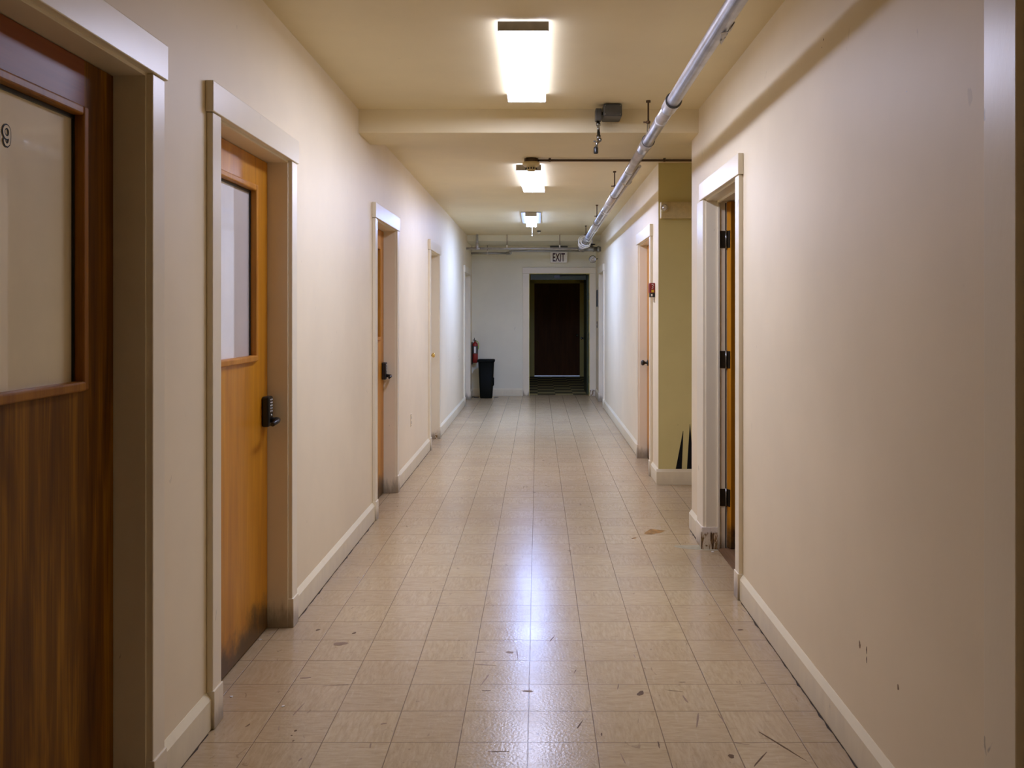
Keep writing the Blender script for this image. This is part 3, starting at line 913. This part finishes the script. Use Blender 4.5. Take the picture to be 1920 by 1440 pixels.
# white cable coils looped around the main
for k, (yy, rr, dx, dz) in enumerate(((12.78, 0.075, 0.01, 0.0), (12.88, 0.088, -0.01, 0.004), (12.98, 0.07, 0.02, -0.012), (13.1, 0.082, 0.0, 0.002), (13.28, 0.066, -0.012, -0.004), (13.55, 0.056, 0.0, 0.0))):
    pts = [(xp(yy) + dx + rr * math.cos(t), yy + 0.10 * math.sin(t + k) * 0.6, ZP + dz + rr * math.sin(t) * 0.95) for t in [2 * math.pi * j / 26 for j in range(26)]]
    obj('cable_loop', tube(BM(), pts, 0.0065, 7, closed=True), M['white'], main)

# exit sign
YS = 15.07
s0, s1 = px(1032, 0, YS).x, px(1064, 0, YS).x
zs0, zs1 = EYE + 94.5 * YS / FOC, 2.585
sign = thing('exit_sign', 'white EXIT sign with dark letters above the end doorway', 'exit sign', ((s0 + s1) / 2, YS, zs0))
obj('sign_box', box(BM(), s0, s1, YS, YEND, zs0, zs1 - 0.03), M['white'], sign, 0.004)
obj('mounting_plate', box(BM(), s0 - 0.004, s1 + 0.004, YS + 0.02, YEND, zs1 - 0.03, zs1), M['boxgrey'], sign)
bm = text_mesh('EXIT', 0.205, 0.004, 0.001, 0.62)
xs = [v.co.x for v in bm.verts]; w = max(xs) - min(xs)
ysz = [v.co.y for v in bm.verts]; hgt = max(ysz) - min(ysz)
for v in bm.verts:
    v.co.x *= 0.210 / w; v.co.y *= 0.145 / hgt
bmesh.ops.transform(bm, matrix=Matrix(((1, 0, 0, 0), (0, 0, -1, 0), (0, 1, 0, 0), (0, 0, 0, 1))), verts=bm.verts)
bmesh.ops.translate(bm, verts=bm.verts, vec=((s0 + s1) / 2 - 0.002, YS - 0.0012, EYE + (587 - 482.5) * YS / FOC))
k = plain('exit_letter_red', (0.045, 0.008, 0.008), 0.4)
obj('exit_letters', bm, k, sign)['label'] = 'dark letters spelling EXIT'

# emergency lamp head at far end (on an arm from the right wall)
p = px(1111.3, 486, 14.7)
lamp = thing('emergency_lamp', 'round emergency lamp head on an arm at the far right corner', 'lamp', tuple(p))
obj('lamp_head', lathe(BM(), [(0.0, 0.09), (0.035, 0.085), (0.056, 0.03), (0.063, 0.0), (0.063, -0.008), (0.054, -0.008)], tuple(p), 'y', 28), M['rim'], lamp)
obj('lens', lathe(BM(), [(0.0, -0.002), (0.03, -0.004), (0.054, -0.007)], tuple(p), 'y', 28), M['reflector'], lamp)
obj('bulb', lathe(BM(), [(0.0, -0.022), (0.014, -0.018), (0.02, -0.006), (0.0, 0.0)], tuple(p + Vector((0.006, 0, -0.004))), 'y', 14), M['white'], lamp)
bm = tube(BM(), [tuple(p + Vector((0.055, 0.03, 0.005))), (XRF, p.y + 0.03, p.z + 0.008)], 0.008, 10)
obj('arm', bm, M['boxgrey'], lamp)

# ceiling sprinkler head
yh = 13.38
p = px(1010.5, 0, yh)
sp = thing('ceiling_sprinkler', 'small dark sprinkler head in the ceiling beyond the far light', 'sprinkler', (p.x, yh, ZC2))
obj('escutcheon', lathe(BM(), [(0.0, 0), (0.033, 0), (0.033, -0.007), (0.024, -0.015), (0.0, -0.016)], (p.x, yh, ZC2), 'z'), M['black'], sp)
obj('deflector', lathe(BM(), [(0.0, -0.014), (0.022, -0.016), (0.022, -0.030), (0.015, -0.040), (0.0, -0.044)], (p.x, yh, ZC2), 'z'), M['white'], sp)

# ------------------------------------------------------------------ detector and its conduit
yd = 7.12
p = px(996, 0, yd)
det = thing('smoke_detector', 'cream round smoke detector hanging in front of the second light', 'detector', (p.x, yd, ZC2))
obj('back_box', lathe(BM(), [(0.0, 0), (0.056, 0), (0.056, -0.032), (0.0, -0.032)], (p.x, yd, ZC2), 'z', 8), M['brownpipe'], det)
obj('detector_body', lathe(BM(), [(0.0, -0.032), (0.068, -0.032), (0.071, -0.05), (0.062, -0.062), (0.045, -0.068), (0.040, -0.095), (0.030, -0.104), (0.0, -0.106)], (p.x, yd, ZC2), 'z', 28), M['ivory'], det)
bm = BM()
for k in range(12):
    t = 2 * math.pi * k / 12
    c = Vector((p.x + 0.0425 * math.cos(t), yd + 0.0425 * math.sin(t), ZC2 - 0.084))
    box(bm, c.x - 0.006, c.x + 0.006, c.y - 0.003, c.y + 0.003, c.z - 0.007, c.z + 0.007)
obj('vent_slots', bm, M['black'], det)
cd = thing('ceiling_conduit', 'thin brown conduit crossing the ceiling from the smoke detector', 'conduit', (1.2, yd, ZC2 - 0.016))
obj('conduit_run', tube(BM(), [(p.x + 0.05, yd, ZC2 - 0.016), (3.2, yd, ZC2 - 0.016)], 0.0095, 12), M['brownpipe'], cd)
for x in (0.09, 1.02):
    bm = BM()
    box(bm, x, x + 0.018, yd - 0.022, yd + 0.022, ZC2 - 0.003, ZC2)
    tube(bm, [(x, yd, ZC2 - 0.016), (x + 0.018, yd, ZC2 - 0.016)], 0.0118, 12)
    obj('strap', bm, M['brownpipe'], cd)

# ------------------------------------------------------------------ junction box with swivel socket at the beam
jy = 5.50
x0, x1 = px(1131, 0, 5.42).x, px(1166, 0, 5.42).x
jb = thing('junction_box', 'dark grey metal box under the ceiling against the beam', 'electrical box', ((x0 + x1) / 2, jy, ZC1))
obj('box_body', box(BM(), x0, x1, 5.40, YB0, ZC1 - 0.082, ZC1 - 0.004), M['boxgrey'], jb, 0.010, seg=3)
bm = BM()
box(bm, x0 + 0.006, x1 - 0.006, 5.396, 5.40, ZC1 - 0.076, ZC1 - 0.012)
c = obj('cover_plate', bm, M['boxgrey'], jb, 0.003)
bm = BM()
for (xx, zz) in ((x0 + 0.012, -0.07), (x1 - 0.012, -0.07), (x0 + 0.012, -0.018), (x1 - 0.012, -0.018)):
    obj('screw', lathe(BM(), [(0.0, 0), (0.004, 0), (0.004, -0.003), (0.0, -0.004)], (xx, 5.396, ZC1 + zz), 'y', 10), M['rim'], c)
bm.free()
jx = px(1121.5, 0, 5.46).x
hb = thing('hanging_socket', 'black jointed lamp socket stub hanging beside the grey box', 'socket', (jx, 5.47, ZC1 - 0.03))
bm = box(BM(), jx - 0.018, jx + 0.020, 5.43, 5.50, ZC1 - 0.100, ZC1 - 0.026)
obj('conduit_body', bm, M['boxgrey'], hb, 0.005)
obj('nipple', tube(BM(), [(jx + 0.015, 5.47, ZC1 - 0.05), (x0 + 0.004, 5.47, ZC1 - 0.05)], 0.011, 12), M['boxgrey'], hb)
zt = ZC1 - 0.10
bm = tube(BM(), [(jx, 5.465, zt), (jx, 5.465, zt - 0.012), (jx, 5.465, zt - 0.0121), (jx + 0.002, 5.465, zt - 0.028), (jx + 0.002, 5.465, zt - 0.0281), (jx + 0.002, 5.465, zt - 0.066), (jx + 0.002, 5.465, zt - 0.0661), (jx + 0.003, 5.465, zt - 0.088), (jx + 0.003, 5.465, zt - 0.0881), (jx + 0.003, 5.465, zt - 0.115)],
          [0.011, 0.011, 0.014, 0.014, 0.0085, 0.0085, 0.010, 0.010, 0.0135, 0.0125], 16)
obj('stem', bm, M['rim'], hb)
bm = tube(BM(), [(jx + 0.010, 5.462, zt - 0.118), (jx - 0.008, 5.46, zt - 0.138), (jx - 0.012, 5.46, zt - 0.165)], 0.009, 12)
lathe(bm, [(0.0, -0.012), (0.011, -0.008), (0.011, 0.008), (0.0, 0.012)], (jx + 0.012, 5.462, zt - 0.117), 'y', 12)
obj('swivel_joint', bm, M['rim'], hb)
obj('wing_nut', box(BM(), jx - 0.030, jx - 0.012, 5.457, 5.463, zt - 0.130, zt - 0.122), M['boxgrey'], hb)
bm = lathe(BM(), [(0.0, 0), (0.010, 0), (0.0145, -0.006), (0.0145, -0.036), (0.013, -0.042), (0.010, -0.042), (0.009, -0.02), (0.0, -0.02)], (jx - 0.014, 5.46, zt - 0.160), 'z', 20)
obj('lamp_socket', bm, M['black'], hb)

# ------------------------------------------------------------------ side hall: emergency light and painted spikes
ex0 = px(1237, 0, HALL1).x
em = thing('emergency_light', 'ivory emergency light unit on the side hall wall', 'emergency light', (ex0 + 0.15, HALL1, 2.216))
obj('light_housing', box(BM(), ex0, ex0 + 0.32, HALL1 - 0.07, HALL1, 2.216, 2.354), M['ivory'], em, 0.008)
hx_ = px(1245, 0, HALL1 - 0.1).x + 0.003
for xx in (hx_, ex0 + 0.32 - (hx_ - ex0)):
    hd = obj('lamp_head', lathe(BM(), [(0.030, 0.0), (0.030, -0.02), (0.033, -0.035), (0.033, -0.05), (0.027, -0.05), (0.0, -0.045)], (xx, HALL1 - 0.07, 2.30), 'y', 24), M['ivory'], em)
    obj('lens', lathe(BM(), [(0.0, -0.057), (0.02, -0.055), (0.0268, -0.0505), (0.0, -0.048)], (xx, HALL1 - 0.07, 2.30), 'y', 24), M['reflector'], hd)

def spike(xa, xb, xt, zt_, label):
    z0 = 0.129
    bm = prism(BM(), [(xa, HALL1 - 0.0002, z0), (xb, HALL1 - 0.0002, z0), (xt + 0.002, HALL1 - 0.0002, zt_), (xt - 0.001, HALL1 - 0.0002, zt_)], (0, -0.0012, 0))
    tag(obj('wall_decal', bm, M['decal']), label, 'wall marking', 'black spikes on the side hall wall')
f = lambda x: px(x, 0, HALL1).x
spike(f(1267), f(1278.5), f(1280.8), EYE - 221 * HALL1 / FOC, 'slim black painted spike above the side hall baseboard, left one')
spike(f(1288), f(1301), f(1293.5), EYE - 208 * HALL1 / FOC, 'taller black painted spike, partly hidden by the near wall corner')
spike(f(1311), f(1322), f(1309), EYE - 221 * HALL1 / FOC, 'black painted spike farthest into the side hall')

# fire alarm pull station
fa = thing('fire_alarm', 'red fire alarm station on the wall corner by the side hall', 'fire alarm', (XRF, 7.585, 1.57))
xa = XRF - 0.048
obj('alarm_body', box(BM(), xa, XRF, 7.54, 7.63, 1.605, 1.690), M['red'], fa, 0.004)
obj('alarm_base', box(BM(), xa + 0.006, XRF, 7.545, 7.625, 1.568, 1.606), M['black'], fa, 0.003)
bm = BM()
tube(bm, [(XRF - 0.030, 7.5385, 1.675), (XRF - 0.018, 7.5385, 1.680), (XRF - 0.012, 7.5385, 1.668), (XRF - 0.024, 7.5385, 1.658), (XRF - 0.016, 7.5385, 1.648), (XRF - 0.03, 7.5385, 1.642)], 0.0022, 6)
obj('white_mark', bm, M['chip'], fa)
obj('yellow_label', box(BM(), XRF - 0.032, XRF - 0.010, 7.538, 7.54, 1.610, 1.630), M['yellow'], fa)
obj('white_label', box(BM(), XRF - 0.034, XRF - 0.022, 7.543, 7.545, 1.576, 1.596), M['chip'], fa)
obj('cable_stub', tube(BM(), [(XRF - 0.010, 7.56, 1.568), (XRF - 0.010, 7.56, 1.53), (XRF, 7.56, 1.525)], 0.005, 8), M['white'], fa)

# ------------------------------------------------------------------ outlets, switches
def outlet(x, s, y, z, label, w=0.07, h=0.115):
    t = thing('wall_outlet', label, 'outlet', (x, y, z))
    obj('cover_plate', box(BM(), x, x + s * 0.005, y - w / 2, y + w / 2, z - h / 2, z + h / 2), M['wall'], t, 0.002)
    for dz in (-0.022, 0.022):
        obj('socket', box(BM(), x + s * 0.005, x + s * 0.0062, y - 0.014, y + 0.014, z + dz - 0.013, z + dz + 0.013), M['trim'], t, 0.0005)
    for dz in (-0.03, 0.03):
        obj('screw', lathe(BM(), [(0.0, 0), (0.0035, 0), (0.003, s * 0.0015), (0.0, s * 0.0015)], (x + s * 0.0055, y, z + dz * 1.6), 'x', 8), M['hinge'], t)
outlet(XL, 1, 7.88, 0.47, 'painted-over outlet low on the left wall between third and fourth doors')
outlet(XL, 1, 12.6, 0.785, 'outlet plate on the left wall before the last left doorway')
sw = thing('light_switch', 'small grey switch plate at the far right corner', 'switch', (XRF, 14.85, 1.24))
obj('cover_plate', box(BM(), XRF, XRF - 0.007, 14.80, 14.90, 1.18, 1.29), M['boxgrey'], sw, 0.002)
obj('toggle', box(BM(), XRF - 0.007, XRF - 0.018, 14.844, 14.856, 1.225, 1.245), M['white'], sw, 0.001)
tag(obj('wall_panel', box(BM(), XRF, XRF - 0.015, 14.66, 14.92, 1.54, 1.82), M['boxgrey'], None, 0.003), 'narrow dark panel on the right wall beside the end doorway', 'panel')

# ------------------------------------------------------------------ fire extinguisher and bin
exX = px(890.5, 0, 15.02).x
exY = 15.08
fe = thing('fire_extinguisher', 'red fire extinguisher on the end wall behind the black bin', 'fire extinguisher', (exX, exY, 0.56))
obj('cylinder', lathe(BM(), [(0.0, 0.575), (0.038, 0.577), (0.047, 0.59), (0.048, 0.62), (0.048, 0.885), (0.040, 0.915), (0.018, 0.93), (0.016, 0.945), (0.0, 0.945)], (exX, exY, 0), 'z', 28), M['red'], fe)
obj('label_wrap', lathe(BM(), [(0.0485, 0.735), (0.049, 0.74), (0.049, 0.86), (0.0485, 0.865)], (exX, exY, 0), 'z', 28), M['boxgrey'], fe)
obj('paper_label', box(BM(), exX - 0.016, exX + 0.016, exY - 0.0505, exY - 0.044, 0.745, 0.855), M['chip'], fe)
bm = tube(BM(), [(exX, exY, 0.94), (exX, exY, 0.968)], 0.015, 12)
obj('valve_head', bm, M['rim'], fe)
bm = BM()
tube(bm, [(exX - 0.012, exY, 0.965), (exX - 0.02, exY - 0.04, 0.975), (exX - 0.02, exY - 0.085, 0.965)], 0.006, 8)
tube(bm, [(exX - 0.012, exY, 0.97), (exX - 0.01, exY - 0.05, 1.0), (exX - 0.01, exY - 0.09, 1.005)], 0.006, 8)
obj('squeeze_handle', bm, M['black'], fe)
bm = tube(BM(), [(exX + 0.012, exY, 0.955), (exX + 0.045, exY - 0.02, 0.94), (exX + 0.062, exY - 0.03, 0.90), (exX + 0.06, exY - 0.03, 0.85), (exX + 0.052, exY - 0.02, 0.81)], 0.007, 10)
obj('hose', bm, M['lime'], fe)
obj('wall_bracket', box(BM(), exX - 0.062, exX - 0.048, exY - 0.03, YEND, 0.55, 0.93), M['black'], fe, 0.002)

bY = 14.80
bx0, bx1 = px(895.5, 0, bY).x, px(927.5, 0, bY).x
bc = (bx0 + bx1) / 2
binr = thing('trash_bin', 'black tapered plastic bin in the far left corner', 'bin', (bc, bY, 0))
def rrect(cx, cy, hx, hy, r, z, n=5, tilt=0.0):
    pts = []
    for (sx, sy, a0) in ((1, 1, 0), (-1, 1, 90), (-1, -1, 180), (1, -1, 270)):
        for k in range(n + 1):
            a = math.radians(a0 + 90 * k / n)
            X = cx + sx * (hx - r) + r * math.cos(a); Y = cy + sy * (hy - r) + r * math.sin(a)
            pts.append((X, Y, z + tilt * (X - cx)))
    return pts
def loft(bm, rings, cap0=True, cap1=True):
    R_ = [[bm.verts.new(p) for p in r] for r in rings]
    for A, B in zip(R_, R_[1:]):
        n = len(A)
        for k in range(n):
            bm.faces.new([A[k], A[(k + 1) % n], B[(k + 1) % n], B[k]]).smooth = True
    if cap0: bm.faces.new(R_[0][::-1])
    if cap1: bm.faces.new(R_[-1])
    bmesh.ops.recalc_face_normals(bm, faces=bm.faces)
    return bm
H = 0.648
bm = loft(BM(), [rrect(bc + 0.002, bY, 0.098, 0.085, 0.04, 0.002), rrect(bc + 0.002, bY, 0.103, 0.09, 0.04, 0.02), rrect(bc + 0.003, bY, 0.132, 0.12, 0.045, H - 0.03),
                rrect(bc, bY, 0.118, 0.106, 0.04, H - 0.03), rrect(bc, bY, 0.09, 0.08, 0.035, 0.05)])
obj('bin_body', bm, M['bin'], binr)
bm = loft(BM(), [rrect(bc, bY, 0.142, 0.13, 0.05, H - 0.04), rrect(bc, bY, 0.146, 0.134, 0.05, H - 0.032), rrect(bc, bY, 0.146, 0.134, 0.05, H - 0.004), rrect(bc, bY, 0.136, 0.124, 0.045, H + 0.004),
                rrect(bc, bY, 0.126, 0.114, 0.045, H - 0.004), rrect(bc, bY, 0.13, 0.118, 0.045, H - 0.04)], False, False)
obj('rim', bm, M['bin'], binr)
bm = BM()
prism(bm, [(bc + 0.105, bY - 0.06, 0.18), (bc + 0.134, bY - 0.06, 0.22), (bc + 0.136, bY - 0.06, 0.33), (bc + 0.118, bY - 0.06, 0.36)], (0, 0.1, 0))
obj('bag_fold', bm, M['bin'], binr, 0.008)['label'] = 'bulge of black bag on the side'
# litter by the bin
for k, (dx, dy, w, h) in enumerate(((-0.235, 0.12, 0.035, 0.010), (-0.17, 0.05, 0.045, 0.012), (0.16, 0.1, 0.05, 0.006))):
    bm = BM()
    c = Vector((bc + dx, bY + dy, 0))
    pts = [(c.x + w * math.cos(a) * random.uniform(.6, 1), c.y + w * 0.7 * math.sin(a) * random.uniform(.6, 1), 0.0) for a in [2 * math.pi * i / 7 for i in range(7)]]
    prism(bm, pts, (0, 0, h))
    tag(obj('floor_litter', bm, M['black']), ['black scrap on the floor in the far left corner', 'dark scrap just left of the black bin', 'flat dark scrap right of the black bin'][k], 'litter', 'scraps around the black bin')

# ------------------------------------------------------------------ floor marks (pieces of the floor) and loose chips
def blob(x, y, a, b, ang=0, n=14, jag=0.25):
    """irregular flat mark; x,y in photo pixels; a,b in metres"""
    Y = EYE * FOC / (y - 587)
    X = (x - 1008) * Y / FOC
    ca, sa = math.cos(ang), math.sin(ang)
    P = []
    n = n * 2
    ph = [random.uniform(0, 6.28) for _ in range(4)]
    for k in range(n):
        t = 2 * math.pi * k / n
        r = 1 + jag * (0.5 * math.sin(2 * t + ph[0]) + 0.35 * math.sin(3 * t + ph[1]) + 0.25 * math.sin(5 * t + ph[2]) + 0.15 * math.sin(9 * t + ph[3]))
        u, v = a * r * math.cos(t), b * r * math.sin(t)
        P.append((X + u * ca - v * sa, Y + u * sa + v * ca, 0.0001))
    return P
def floor_mark(name, x, y, a, b, ang, mat, jag=0.25, h=0.0004, n=14):
    obj(name, prism(BM(), blob(x, y, a, b, ang, n, jag), (0, 0, h)), M[mat], floor)
for args in [(1226, 997, 0.066, 0.055, 0.3, 'rust'), (1189, 1009, 0.016, 0.014, 0.3, 'rust')]:
    floor_mark('floor_stain', *args, jag=0.45, n=20)
floor_mark('floor_patch', 1322, 1027, 0.17, 0.06, -0.1, 'patch', 0.15)
for args in [(1462, 1396, 0.110, 0.0035, math.radians(118), 'scuff'), (1425, 1424, 0.05, 0.003, math.radians(55), 'scuff'), (1371, 1418, 0.010, 0.012, 0.4, 'scuff'),
             (1388, 1181, 0.012, 0.008, 0.2, 'scuff'), (1201, 1300, 0.011, 0.022, math.radians(-18), 'scuff'), (1285, 1311, 0.004, 0.03, math.radians(10), 'scuff2'),
             (1308, 1350, 0.004, 0.05, math.radians(-14), 'scuff2'), (1128, 1377, 0.003, 0.010, 0, 'scuff'), (912, 1295, 0.016, 0.0022, 0, 'scuff'), (638, 1207, 0.028, 0.022, 0.2, 'scuff2'),
             (572, 1271, 0.020, 0.006, 0.1, 'scuff2'), (596, 1181, 0.007, 0.012, -0.4, 'scuff'), (664, 1187, 0.006, 0.014, -0.5, 'scuff'), (554, 1370, 0.005, 0.006, 0, 'scuff'),
             (547, 1379, 0.003, 0.004, 0, 'scuff'), (550, 1389, 0.004, 0.004, 0, 'scuff'), (465, 1360, 0.003, 0.012, -0.4, 'scuff'), (956, 1223, 0.016, 0.010, 0, 'scuff2'),
             (719, 1357, 0.010, 0.004, 0.4, 'scuff2'), (990, 1296, 0.02, 0.007, 0, 'scuff2'), (1279, 1279, 0.014, 0.002, 0, 'scuff'), (1431, 1281, 0.012, 0.002, 0, 'scuff'), (563, 1424, 0.003, 0.012, -0.3, 'scuff2')]:
    floor_mark('scuff_mark', *args)
for k in range(26):
    a_ = random.choice((random.uniform(-0.35, 0.35), random.uniform(-0.35, 0.35), random.uniform(1.2, 1.9)))
    floor_mark('scuff_mark', random.uniform(480, 1560), random.uniform(1120, 1435), random.uniform(0.0012, 0.003), random.uniform(0.010, 0.05), a_, random.choice(('scuff2', 'scuff2', 'scuff')), 0.4)
# dark jagged line of the caulk crack along the foot of the baseboards
def crack(x, s_, y0, y1):
    y = y0
    A, B = [], []
    while y < y1:
        A.append((x, y, 0.0002)); B.append((x + s_ * random.choice((0.002, 0.003, 0.004, 0.006, 0.009)) * random.uniform(0.6, 1.2), y, 0.0002))
        y += random.uniform(0.02, 0.06)
    bm = BM()
    for i in range(len(A) - 1):
        v4 = [bm.verts.new(p) for p in (A[i], B[i], B[i + 1], A[i + 1])]
        bm.faces.new(v4)
    bmesh.ops.remove_doubles(bm, verts=bm.verts, dist=1e-6)
    for f_ in bm.faces:
        if f_.normal.z < 0: f_.normal_flip()
    obj('crack_line', bm, M['crackline'], floor)
crack(XRN - 0.017, -1, 2.0, 4.36)
crack(XL + 0.017, 1, 2.65, 3.0)
crack(XL + 0.017, 1, 4.09, 6.03)
crack(XRN - 0.017, -1, 5.55, 5.82)
crack(XL + 0.017, 1, 7.1, 9.1)
tot = (('white paint chip on the floor by the open right doorway', 1340, 1028, 0.016), ('smaller white chip next to the open right doorway', 1336, 1035, 0.010),
       ('white crumb on the floor at the second left door casing', 434, 1307, 0.006), ('white crumb on the floor left of the tile seam', 531, 1325, 0.006), ('tiny pale chip by the orange second left door', 488, 1200, 0.005))
for lab, x, y, r in tot:
    tag(obj('paint_chip', prism(BM(), blob(x, y, r, r * 0.7, 0.3, 7, 0.3), (0, 0, 0.003)), M['chip']), lab, 'paint chip', 'crumbs of paint on the floor')

# wall scuffs on the near right wall (pieces of that wall)
def wall_mark(x, y, w, h, mat, jag=0.4, wx=XRN, s=-1, parent=None):
    Y = FOC * wx / (x - 1008)
    Z = EYE + (587 - y) * Y / FOC
    P = []
    for k in range(12):
        t = 2 * math.pi * k / 12
        r = 1 + random.uniform(-jag, jag)
        P.append((wx + s * 0.00005, Y + w * r * math.cos(t), Z + h * r * math.sin(t)))
    obj('wall_scuff', prism(BM(), P, (s * 0.0005, 0, 0)), M[mat], parent or wall_rn)
for a in [(1625, 1218, 0.003, 0.010, 'scuff'), (1625, 1238, 0.002, 0.011, 'scuff'), (1612, 1208, 0.006, 0.010, 'scuff2'), (1684, 1289, 0.006, 0.009, 'scuff2'),
          (1544, 74, 0.003, 0.004, 'scuff'), (1541, 89, 0.002, 0.002, 'scuff'), (1700, 171, 0.005, 0.002, 'chip'), (1501, 150, 0.003, 0.003, 'chip')]:
    wall_mark(*a)
